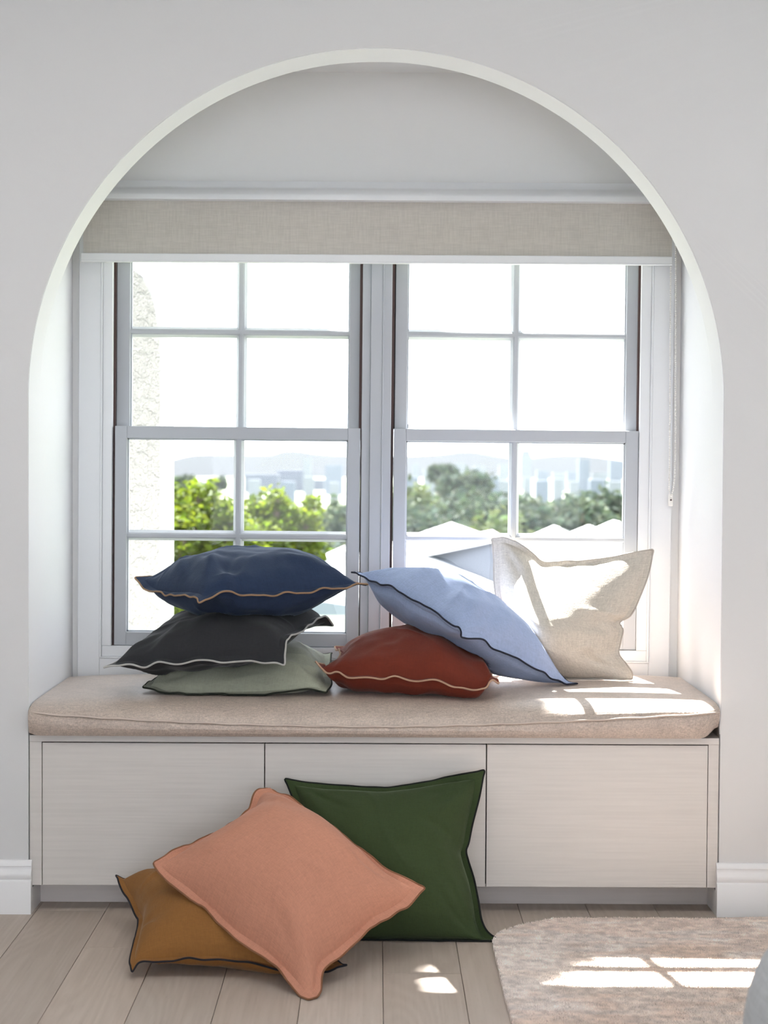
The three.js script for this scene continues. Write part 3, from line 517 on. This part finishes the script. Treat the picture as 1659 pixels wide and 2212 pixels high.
// ---------------------------------------------------------------- rug
{
  const r = thing('rug', 'worn beige and rose low-pile rug lying on the floorboards at right', 'rug', [1.2, 0, 1.2]);
  const X0 = 0.2735, X1 = 2.35, Z0 = 0.062, Z1 = 2.6, NU = 150, NV = 180;
  const edgeL = (z) => X0 + 0.003 * noise3(z * 30, 1, 5) + 0.16 * Math.pow(clamp((0.27 - z) / 0.2, 0, 1), 2.2), edgeB = (x) => Z0 + 0.02 * Math.pow(clamp((0.55 - x) / 0.3, 0, 1), 2) + 0.006 * noise3(x * 25, 2, 6) - 0.012 * sstep(x, 0.8, 1);
  const pos = [], uv = [], idx = [], H = 0.011;
  for (let j = 0; j <= NV; j++) for (let i = 0; i <= NU; i++) {
    const s = Math.pow(i / NU, 1.5), t = Math.pow(j / NV, 1.5), zz = mix(Z0, Z1, t), x = mix(edgeL(zz), X1, s), z = zz + (edgeB(x) - Z0) * (1 - t) ** 4, d = Math.min(i, j, NU - i, NV - j);
    pos.push(x - 1.2, d === 0 ? 0.0012 : H * (d === 1 ? 0.8 : 1) + 0.002 * noise3(x * 60, z * 60, 8), z - 1.2); uv.push(x, z);
  }
  for (let j = 0; j < NV; j++) for (let i = 0; i < NU; i++) { const a = j * (NU + 1) + i; idx.push(a, a + NU + 1, a + 1, a + 1, a + NU + 1, a + NU + 2); }
  const g = new THREE.BufferGeometry(); g.setAttribute('position', new THREE.Float32BufferAttribute(pos, 3)); g.setAttribute('uv', new THREE.Float32BufferAttribute(uv, 2)); g.setIndex(idx); g.computeVertexNormals();
  obj('backing', g, M.rug, r);
  const blade = new THREE.ConeGeometry(0.0021, 0.0055, 4, 1, true).translate(0, 0.00275, 0), mats = [], cols = [], m4 = new THREE.Matrix4(), q = new THREE.Quaternion(), eu = new THREE.Euler(), col = new THREE.Color();
  for (let x = X0; x < 1.1; x += 0.0036) for (let z = Z0 - 0.01; z < 1.0; z += 0.0036) {
    const a = x + rr(-0.002, 0.002), b = z + rr(-0.002, 0.002), lim = X(1720, b); if (a < edgeL(b) + 0.001 || b < edgeB(a) + 0.001 || a > lim) continue;
    eu.set(rr(-0.55, 0.55), rr(0, 6.3), rr(-0.55, 0.55)); q.setFromEuler(eu); m4.compose(V(a - 1.2, 0.0085, b - 1.2), q, V(1, rr(0.7, 1.15), 1)); mats.push(m4.clone());
    const c = rugFn((a * 0.62) % 1, (b * 0.62) % 1), k = rr(0.94, 1.08); col.setRGB(Math.min(1, c[0] * k), Math.min(1, c[1] * k), Math.min(1, c[2] * k), THREE.SRGBColorSpace); cols.push(col.clone());
  }
  const pile = new THREE.InstancedMesh(blade, phys({ color: 0xffffff, roughness: 1, sheen: 1, sheenColor: new THREE.Color(1, 0.97, 0.95), sheenRoughness: 0.6 }), mats.length);
  mats.forEach((m, i) => { pile.setMatrixAt(i, m); pile.setColorAt(i, cols[i]); }); pile.name = 'pile'; stuff(pile); pile.castShadow = pile.receiveShadow = true; r.add(pile);
}
// ---------------------------------------------------------------- soft white seat at the near right edge
{
  const o = thing('ottoman', 'white fabric covered rounded seat at the near right edge', 'ottoman', [0.86, 0.0135, 1.75]);
  const pts = [[0, 0], [0.3, 0], [0.325, 0.02], [0.335, 0.09], [0.338, 0.22], [0.332, 0.32], [0.31, 0.385], [0.265, 0.42], [0.15, 0.437], [0, 0.441]].map(([a, b]) => new THREE.Vector2(a, b));
  const sp = new THREE.SplineCurve(pts).getPoints(60); sp[0].x = 0; sp[60].x = 0;
  const g = new THREE.LatheGeometry(sp, 64), p = g.attributes.position;
  for (let i = 0; i < p.count; i++) { const x = p.getX(i), y = p.getY(i), z = p.getZ(i), a = Math.atan2(z, x), k = 1 + 0.02 * noise3(Math.cos(a) * 4 + 8, y * 20 + Math.sin(a) * 4, 3); p.setXYZ(i, x * k, y, z * k); }
  g.computeVertexNormals(); obj('cover', g, M.linenWhite, o);
  obj('seam_piping', new THREE.TorusGeometry(0.329, 0.004, 8, 90).rotateX(Math.PI / 2).translate(0, 0.3, 0), M.linenWhite, o);
}
// ---------------------------------------------------------------- outside
const GREEN = (r, g, b, t = 0.45) => phys({ color: new THREE.Color().setRGB(r, g, b), roughness: 1, transmission: t, thickness: 0, specularIntensity: 0.3 });
M.bark = std({ color: new THREE.Color().setRGB(0.12, 0.09, 0.07), roughness: 1, bumpMap: rep(barkBump, 2), bumpScale: 0.01 });
const leafGeo = (() => {
  const g = new THREE.BufferGeometry(), p = [0, 0, 0, 0.28, 0.12, 0.4, 0, 0, 1, -0.28, 0.12, 0.4, 0, -0.02, 0.45];
  g.setAttribute('position', new THREE.Float32BufferAttribute(p, 3)); g.setIndex([0, 1, 4, 1, 2, 4, 2, 3, 4, 3, 0, 4]); g.computeVertexNormals(); return g;
})();
function tree(label, base, blobs, count, size, mat, tint, group, keep) {
  const t = thing('tree', label, 'tree', [base.x, base.y, base.z], group);
  const m = new THREE.InstancedMesh(leafGeo, mat, count), m4 = new THREE.Matrix4(), q = new THREE.Quaternion(), eu = new THREE.Euler(), col = new THREE.Color();
  const vol = blobs.map((b) => b[3] * b[4]), total = vol.reduce((a, b) => a + b); let n = 0, guard = 0;
  while (n < count && guard++ < count * 4) {
    let r = rnd() * total, k = 0; while (r > vol[k] && k < vol.length - 1) r -= vol[k++];
    const [bx, by, bz, rx, ry] = blobs[k], d = V(rr(-1, 1), rr(-1, 1), rr(-1, 1)).normalize(), l = Math.pow(rr(0.15, 1), 0.45) * (1 + 0.18 * noise3(d.x * 6 + d.z * 4, d.y * 6, k));
    const p = V(bx + d.x * rx * l, by + d.y * ry * l, bz + d.z * rx * l); if (keep && !keep(p)) continue;
    eu.set(rr(-1.2, 1.2), rr(0, 6.28), rr(-1, 1)); q.setFromEuler(eu); const s = size * rr(0.7, 1.3);
    m.setMatrixAt(n, m4.compose(p.sub(base), q, V(s, s, s))); const kk = rr(1 - tint, 1 + tint); m.setColorAt(n, col.setRGB(kk * rr(0.85, 1.15), kk, kk * rr(0.75, 1.2))); n++;
  }
  m.count = n; m.name = 'foliage'; stuff(m); m.castShadow = m.receiveShadow = true; t.add(m);
  const parts = []; let top = V(0, -1e9, 0); for (const b of blobs) { const c = V(b[0], b[1], b[2]).sub(base); if (c.y > top.y) top = c; }
  const r0 = Math.max(0.04, (top.y) * 0.014);
  for (const b of blobs.slice(0, 6)) { const c = V(b[0], b[1], b[2]).sub(base); parts.push(new THREE.TubeGeometry(new THREE.CatmullRomCurve3([V(0, 0, 0), V(0, Math.min(c.y, top.y) * 0.45, 0), V(c.x * 0.5, c.y * 0.75, c.z * 0.5), c]), 10, r0 * 0.6, 6)); }
  parts.push(new THREE.CylinderGeometry(r0, r0 * 1.4, top.y * 0.5, 8).translate(0, top.y * 0.25, 0));
  obj('trunk', parts, M.bark, t);
  return t;
}
{
  // the slope the house stands on
  const NX = 40, pos = [], idx = [], zs = [8, -2, -8, -14, -22, -35, -60, -100, -160, -260, -450, -800, -1300, -2600, -3400], gy = (z) => -3.6 - 11 * sstep(-z, 10, 120) - 6 * sstep(-z, 120, 600);
  zs.forEach((z) => { for (let i = 0; i <= NX; i++) { const x = mix(-1, 1, i / NX) * (60 - z * 1.1); pos.push(x, gy(z) + 0.4 * noise3(x * 0.3, z * 0.2, 2) * sstep(-z, 4, 30), z); } });
  for (let j = 0; j < zs.length - 1; j++) for (let i = 0; i < NX; i++) { const a = j * (NX + 1) + i, b = a + NX + 1; idx.push(a, a + 1, b, b, a + 1, b + 1); }
  const g = new THREE.BufferGeometry(); g.setAttribute('position', new THREE.Float32BufferAttribute(pos, 3)); g.setIndex(idx); g.computeVertexNormals();
  const m = struct('ground', g, std({ color: new THREE.Color().setRGB(0.14, 0.17, 0.10), roughness: 1 }));

  // stucco pier with a rounded shoulder, and the low parapet beside it
  const zf = -1.6, d = 0.39, xl = X(290, zf), xr = X(346.5, zf), yTop = Y(586, zf), ySh = Y(790, zf);
  const s = new THREE.Shape(); s.moveTo(xl - 0.02, -0.4); s.lineTo(xr, -0.4); s.lineTo(xr, ySh);
  s.bezierCurveTo(xr - 0.002, ySh + 0.16, xr - 0.03, yTop - 0.03, X(288, zf), yTop); s.lineTo(xl - 0.02, yTop + 0.005); s.closePath();
  const pg = new THREE.ExtrudeGeometry(s, { depth: d - 0.012, bevelEnabled: true, bevelThickness: 0.006, bevelSize: 0.006, bevelOffset: -0.006, bevelSegments: 2, curveSegments: 24 }).translate(0, 0, zf - d + 0.006);
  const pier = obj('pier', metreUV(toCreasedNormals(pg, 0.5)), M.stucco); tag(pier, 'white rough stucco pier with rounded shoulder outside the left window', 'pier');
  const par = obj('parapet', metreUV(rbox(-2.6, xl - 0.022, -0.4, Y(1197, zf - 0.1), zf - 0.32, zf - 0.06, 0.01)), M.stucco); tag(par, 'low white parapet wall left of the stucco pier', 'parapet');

  // trees
  const lime = GREEN(0.075, 0.105, 0.007, 0.5), mid = GREEN(0.06, 0.08, 0.03, 0.4), far = GREEN(0.045, 0.062, 0.042, 0.3);
  const G = (px, py, z) => at(px, py, z);
  const near = (label, z, list, base, n, size) => { const bl = list.map(([px, py, r, ry]) => { const p = G(px, py, z + rr(-0.4, 0.4)); return [p.x, p.y, p.z, r, ry ?? r]; }); return tree(label, V(base[0], -3.7, z), bl, n, size, lime, 0.35); };
  near('bright lime green tree right beside the stucco pier', -12, [[432, 1072, 0.19, 0.2], [405, 1105, 0.25], [470, 1110, 0.25], [395, 1150, 0.32], [450, 1150, 0.35], [500, 1130, 0.2], [420, 1210, 0.45, 0.3], [500, 1190, 0.4, 0.3], [330, 1110, 0.4], [290, 1090, 0.3], [400, 1280, 0.6, 0.4], [490, 1270, 0.5, 0.4], [440, 1360, 0.7, 0.45]], [-1.9], 6500, 0.085);
  near('bright lime green tree behind the right half of the left window', -13, [[596, 1078, 0.12, 0.14], [590, 1110, 0.22], [545, 1130, 0.3], [625, 1130, 0.24], [675, 1095, 0.10, 0.12], [660, 1130, 0.16], [560, 1180, 0.42, 0.3], [640, 1185, 0.36, 0.28], [570, 1250, 0.55, 0.4], [645, 1240, 0.3, 0.3], [580, 1330, 0.6, 0.4]], [-0.95], 6000, 0.085);
  tree('yellow green shrub low behind the left window', V(X(715, -9), -3.6, -9), [[X(715, -9), Y(1395, -9), -9, 0.32, 0.22], [X(690, -9), Y(1410, -9), -9, 0.3, 0.2]], 900, 0.07, GREEN(0.12, 0.13, 0.02), 0.3);
  const bank = [[700, 1105, 60, 0], [745, 1085, 70, 0], [660, 1150, 44, 0], [735, 1170, 42, 0], [865, 1075, 60, 0], [905, 1072, 66, 0], [960, 1080, 58, 0], [1000, 1100, 50, 0], [1050, 1088, 64, 0], [1100, 1095, 56, 0], [1150, 1080, 72, 0], [1210, 1082, 66, 0], [1265, 1088, 60, 0], [1335, 1078, 66, 0], [890, 1120, 44, 0], [1030, 1130, 42, 0], [1300, 1114, 68, 0]];
  const ORD = ['leftmost', 'second', 'third', 'fourth', 'fifth', 'sixth', 'seventh', 'eighth', 'ninth', 'tenth', 'eleventh', 'twelfth', 'thirteenth', 'fourteenth', 'fifteenth', 'sixteenth', 'seventeenth', 'eighteenth'];
  bank.sort((a, b) => a[0] - b[0]).forEach(([px, py, z], i) => {
    const p = at(px, py, -z), r = rr(1.5, 2.1) * z / 60; const bl = []; for (let k = 0; k < 7; k++) bl.push([p.x + rr(-0.8, 0.8) * r, p.y - 0.6 * r + rr(-0.5, 0.45) * r, p.z + rr(-0.5, 0.5) * r, r * rr(0.5, 0.75), r * rr(0.42, 0.6)]);
    tree((i ? ORD[i] + ' tree from the left' : 'leftmost tree') + ' in the hazy belt of trees beyond the roofs', V(p.x, gy(-z) - 0.1, -z), bl, 1500, 0.34 * z / 60, i % 3 ? far : mid, 0.3, 'trees in the belt beyond the roofs');
  });
  const dome = (px, py, z, r, label) => { const p = at(px, py, z), bl = []; for (let k = 0; k < 9; k++) { const a = k * 0.7; bl.push([p.x + Math.cos(a) * r * 0.55 * (k > 0), p.y - r * 0.5 + (k ? Math.sin(k * 2.1) * 0.2 * r : 0.1 * r), p.z + Math.sin(a) * r * 0.5, r * 0.5, r * 0.42]); } tree(label, V(p.x, gy(z) - 0.1, z), bl, 1800, 0.6, far, 0.3); };
  dome(1010, 1022, -150, 2.8, 'tall dark domed tree rising above the tree belt'); dome(957, 1008, -170, 1.5, 'pale small-crowned tree just left of the domed tree'); dome(390, 1030, -190, 2.2, 'dark distant tree at the left edge of the city view'); dome(470, 1036, -190, 1.0, 'small dark distant tree above the lime green tree');
  // tall tree by the house, outside the frame: added, its crown shaped to keep sun off the left half of the window
  const hole = V(-0.085, 1.46, -0.64), dirv = SUN_DIR.clone().normalize(), away = (p, h, r) => V().subVectors(p, h).cross(dirv).length() > r;
  const W = (x, h) => { const k = 3.4; return [x - 0.2 * k, h + 1.335 * k, -0.64 - k]; };
  const cr = [[-0.5, 0.6, 0.42], [-0.42, 0.95, 0.36], [-0.5, 1.25, 0.42], [-0.34, 1.42, 0.26], [-0.55, 1.7, 0.42], [-0.3, 1.72, 0.18], [-0.14, 1.3, 0.09], [-0.75, 1.0, 0.5], [0.235, 1.22, 0.055], [0.18, 1.31, 0.05], [0.14, 1.38, 0.055], [0.085, 1.45, 0.06], [0.03, 1.53, 0.065], [-0.01, 1.63, 0.08]].map(([x, h, r]) => [...W(x, h), r, r]);
  tree('unseen tall leafy tree added close to the house to shade the window', V(-2.6, -3.6, -4.0), cr, 14000, 0.075, GREEN(0.12, 0.2, 0.04, 0.25), 0.3, undefined, (p) => away(p, hole, 0.1));
}
// houses, city, hills
{
  const tin = std({ color: new THREE.Color().setRGB(0.62, 0.63, 0.64), roughness: 0.55 }), blue = std({ color: new THREE.Color().setRGB(0.09, 0.10, 0.12), roughness: 0.7 }), slate = std({ color: new THREE.Color().setRGB(0.14, 0.17, 0.2), roughness: 0.7 });
  const quad = (a, b, c, d, th = 0.08) => {                              // a slab with the four given upper corners
    const g = new THREE.BufferGeometry(), dn = V(0, -th, 0), P = [a, b, c, d, ...[a, b, c, d].map((p) => p.clone().add(dn))], pos = []; P.forEach((p) => pos.push(p.x, p.y, p.z));
    g.setAttribute('position', new THREE.Float32BufferAttribute(pos, 3)); g.setIndex([0, 1, 2, 0, 2, 3, 4, 6, 5, 4, 7, 6, 0, 4, 5, 0, 5, 1, 1, 5, 6, 1, 6, 2, 2, 6, 7, 2, 7, 3, 3, 7, 4, 3, 4, 0]); const n = g.toNonIndexed(); n.computeVertexNormals(); return metreUV(n);
  };
  const org = at(960, 1230, -13), h = thing('neighbour_house', 'neighbouring house with white metal roof and blue-grey gable below the right window', 'house', [org.x, -3.7, org.z]);
  const put = (g) => g.translate(-org.x, 3.7, -org.z);
  // front slope in sun, gable wall in shade, ridge running away from the window
  const a0 = at(906, 1193, -13.4), a1 = at(1078, 1264, -12.4), up = (p, h) => V(p.x, p.y + h, p.z);
  obj('roof', put(quad(at(700, 1345, -9.2), at(1180, 1345, -9.2), a1, a0)), tin, h);
  obj('roof', put(quad(at(700, 1345, -9.2), a0, at(862, 1176, -14.6), at(640, 1262, -11))), tin, h);
  const ap = at(1075, 1158, -12.9), gw = new THREE.BufferGeometry(), fl = [V(a0.x, a0.y - 0.02, a0.z - 0.05), V(a1.x, a1.y - 0.02, a1.z - 0.05), V(a1.x + 0.2, a1.y - 0.1, a1.z + 0.05), V(a1.x + 0.2, a1.y + 0.3, a1.z + 0.05), ap], back = fl.map((p) => V(p.x, p.y, p.z - 0.12)), gp = [];
  for (const t of [[0, 1, 4], [1, 2, 3], [1, 3, 4]]) { for (const k of t) gp.push(...fl[k].toArray()); for (const k of [...t].reverse()) gp.push(...back[k].toArray()); }
  gw.setAttribute('position', new THREE.Float32BufferAttribute(gp, 3)); gw.computeVertexNormals(); obj('gable', put(metreUV(gw)), blue, h);
  obj('roof', put(quad(V(a0.x - 0.15, a0.y + 0.0, a0.z + 0.12), up(V(ap.x, ap.y, ap.z + 0.1), 0.03), V(ap.x, ap.y + 0.03, ap.z - 0.8), V(a0.x - 0.15, a0.y, a0.z - 0.8))), tin, h);
  obj('roof', put(quad(up(V(ap.x, ap.y, ap.z + 0.1), 0.03), V(a1.x + 0.3, a1.y + 0.3, a1.z + 0.2), V(a1.x + 0.3, a1.y + 0.3, a1.z - 0.8), V(ap.x, ap.y + 0.03, ap.z - 0.8))), tin, h);
  const wy = at(960, 1345, -10.5).y; obj('wall', put(box(at(740, 1345, -11).x, at(1130, 1345, -11).x, -3.7, wy - 0.1, -13.2, -9.8)), tin, h);
  const house = (px, py, z, w, hh, label, roofMat, dpx = 0) => {
    const p = at(px, py, z), t = thing('house', label, 'house', [p.x, -16, z]);
    const s = new THREE.Shape([[-w / 2 - 0.3, -hh], [w / 2 + 0.3, -hh], [0, 0]].map(([a, b]) => new THREE.Vector2(a, b)));
    obj('roof', metreUV(new THREE.ExtrudeGeometry(s, { depth: w * 0.9, bevelEnabled: false }).translate(dpx, p.y + 16, -w * 0.9)), roofMat, t);
    obj('wall', metreUV(box(-w / 2 + dpx, w / 2 + dpx, 0, p.y + 16 - hh, -w * 0.85, -0.2)), tin, t);
  };
  house(985, 1137, -34, 2.6, 0.55, 'white gabled house roof low between the trees', tin); house(1210, 1140, -40, 1.7, 0.5, 'small white roof at the left end of the row beyond the trees', tin); house(1283, 1138, -52, 1.6, 0.45, 'white roof in the middle of the row beyond the trees', tin); house(1340, 1128, -47, 1.7, 0.5, 'white roof at the right end of the row beyond the trees', tin); house(740, 1190, -20, 1.6, 0.5, 'white roof seen at the right of the left window', tin); house(700, 1300, -8.2, 0.8, 0.1, 'grey flat roof low behind the left window', slate);
  // city in haze
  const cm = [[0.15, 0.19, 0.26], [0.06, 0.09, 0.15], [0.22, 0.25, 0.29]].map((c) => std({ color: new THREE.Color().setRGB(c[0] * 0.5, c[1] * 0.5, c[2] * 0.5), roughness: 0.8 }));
  const tower = (px0, px1, py, z, k, label, steps = 0) => {
    const a = at(px0, py, z), b = at(px1, py, z), w = b.x - a.x, t = thing('tower', label, 'building', [(a.x + b.x) / 2, -22, z]), H = a.y + 22;
    obj('wall', rbox(-w / 2, w / 2, 0, H - (steps ? 2 : 0), -w, 0, 0.1), cm[k], t); obj('roof', rbox(-w * 0.4, w * 0.4, H - 2.2, H + (steps ? 1.2 : 0), -w * 0.9, -w * 0.1, 0.1), cm[k], t);
  };
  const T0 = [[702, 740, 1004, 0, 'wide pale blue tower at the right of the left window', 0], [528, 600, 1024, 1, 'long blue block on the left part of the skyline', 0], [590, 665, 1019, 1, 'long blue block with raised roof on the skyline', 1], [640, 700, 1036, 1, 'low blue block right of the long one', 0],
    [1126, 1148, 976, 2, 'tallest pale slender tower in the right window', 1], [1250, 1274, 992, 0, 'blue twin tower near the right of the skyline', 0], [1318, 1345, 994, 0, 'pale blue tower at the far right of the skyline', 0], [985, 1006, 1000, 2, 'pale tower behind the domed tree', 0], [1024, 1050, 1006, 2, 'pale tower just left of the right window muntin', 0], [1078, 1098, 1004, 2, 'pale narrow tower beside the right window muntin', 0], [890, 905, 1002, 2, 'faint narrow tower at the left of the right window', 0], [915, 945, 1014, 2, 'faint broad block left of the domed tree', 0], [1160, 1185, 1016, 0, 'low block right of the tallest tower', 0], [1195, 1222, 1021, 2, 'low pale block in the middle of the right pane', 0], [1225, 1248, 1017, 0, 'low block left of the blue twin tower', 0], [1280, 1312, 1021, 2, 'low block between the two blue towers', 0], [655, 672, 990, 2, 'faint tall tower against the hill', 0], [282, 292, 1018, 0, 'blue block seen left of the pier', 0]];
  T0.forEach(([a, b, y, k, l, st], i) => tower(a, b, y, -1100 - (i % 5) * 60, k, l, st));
  const OR2 = ['first', 'second', 'third', 'fourth', 'fifth', 'sixth', 'seventh', 'eighth', 'ninth', 'tenth', 'eleventh', 'twelfth', 'thirteenth', 'fourteenth', 'fifteenth', 'sixteenth', 'seventeenth'];
  const LB = [[395, 1034], [440, 1040], [548, 1036], [622, 1040], [668, 1030], [722, 1042], [890, 1030], [930, 1036], [1032, 1036], [1064, 1028], [1090, 1038], [1140, 1032], [1172, 1038], [1206, 1034], [1240, 1040], [1290, 1036], [1330, 1040]];
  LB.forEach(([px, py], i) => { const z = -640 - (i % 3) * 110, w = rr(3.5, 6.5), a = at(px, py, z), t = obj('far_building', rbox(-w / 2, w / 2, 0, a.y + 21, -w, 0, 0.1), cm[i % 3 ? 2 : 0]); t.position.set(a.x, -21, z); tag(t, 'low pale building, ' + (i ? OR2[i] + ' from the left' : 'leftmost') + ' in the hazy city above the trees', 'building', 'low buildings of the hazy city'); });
  // hills
  const hillMat = std({ color: new THREE.Color().setRGB(0.03, 0.036, 0.045), roughness: 1 });
  const ridge = (name, z, pts, label) => {
    const top = pts.map(([px, py]) => at(px, py, z)), s = new THREE.Shape(); s.moveTo(top[0].x - 900, -40); s.lineTo(top[0].x - 900, 0); s.splineThru(top.map((p) => new THREE.Vector2(p.x, p.y))); s.lineTo(top[top.length - 1].x + 900, -4); s.lineTo(top[top.length - 1].x + 900, -40); s.closePath();
    const g = new THREE.ExtrudeGeometry(s, { depth: 300, bevelEnabled: true, bevelThickness: 160, bevelSize: 0.01, bevelSegments: 1, curveSegments: 60 }).translate(0, 0, z - 300);
    const o = obj(name, g, hillMat); tag(o, label, 'hill'); return o;
  };
  ridge('hill', -2600, [[200, 1022], [320, 1012], [375, 1001], [410, 991], [445, 984], [500, 983], [560, 984], [600, 983], [625, 976], [655, 976], [690, 981], [750, 985], [830, 986], [900, 985], [955, 981], [985, 977], [1015, 978], [1050, 984], [1100, 992], [1130, 990], [1180, 985], [1230, 985], [1290, 992], [1350, 1001], [1420, 1010]], 'long pale blue mountain range on the horizon');
}
renderer.render(scene, camera);
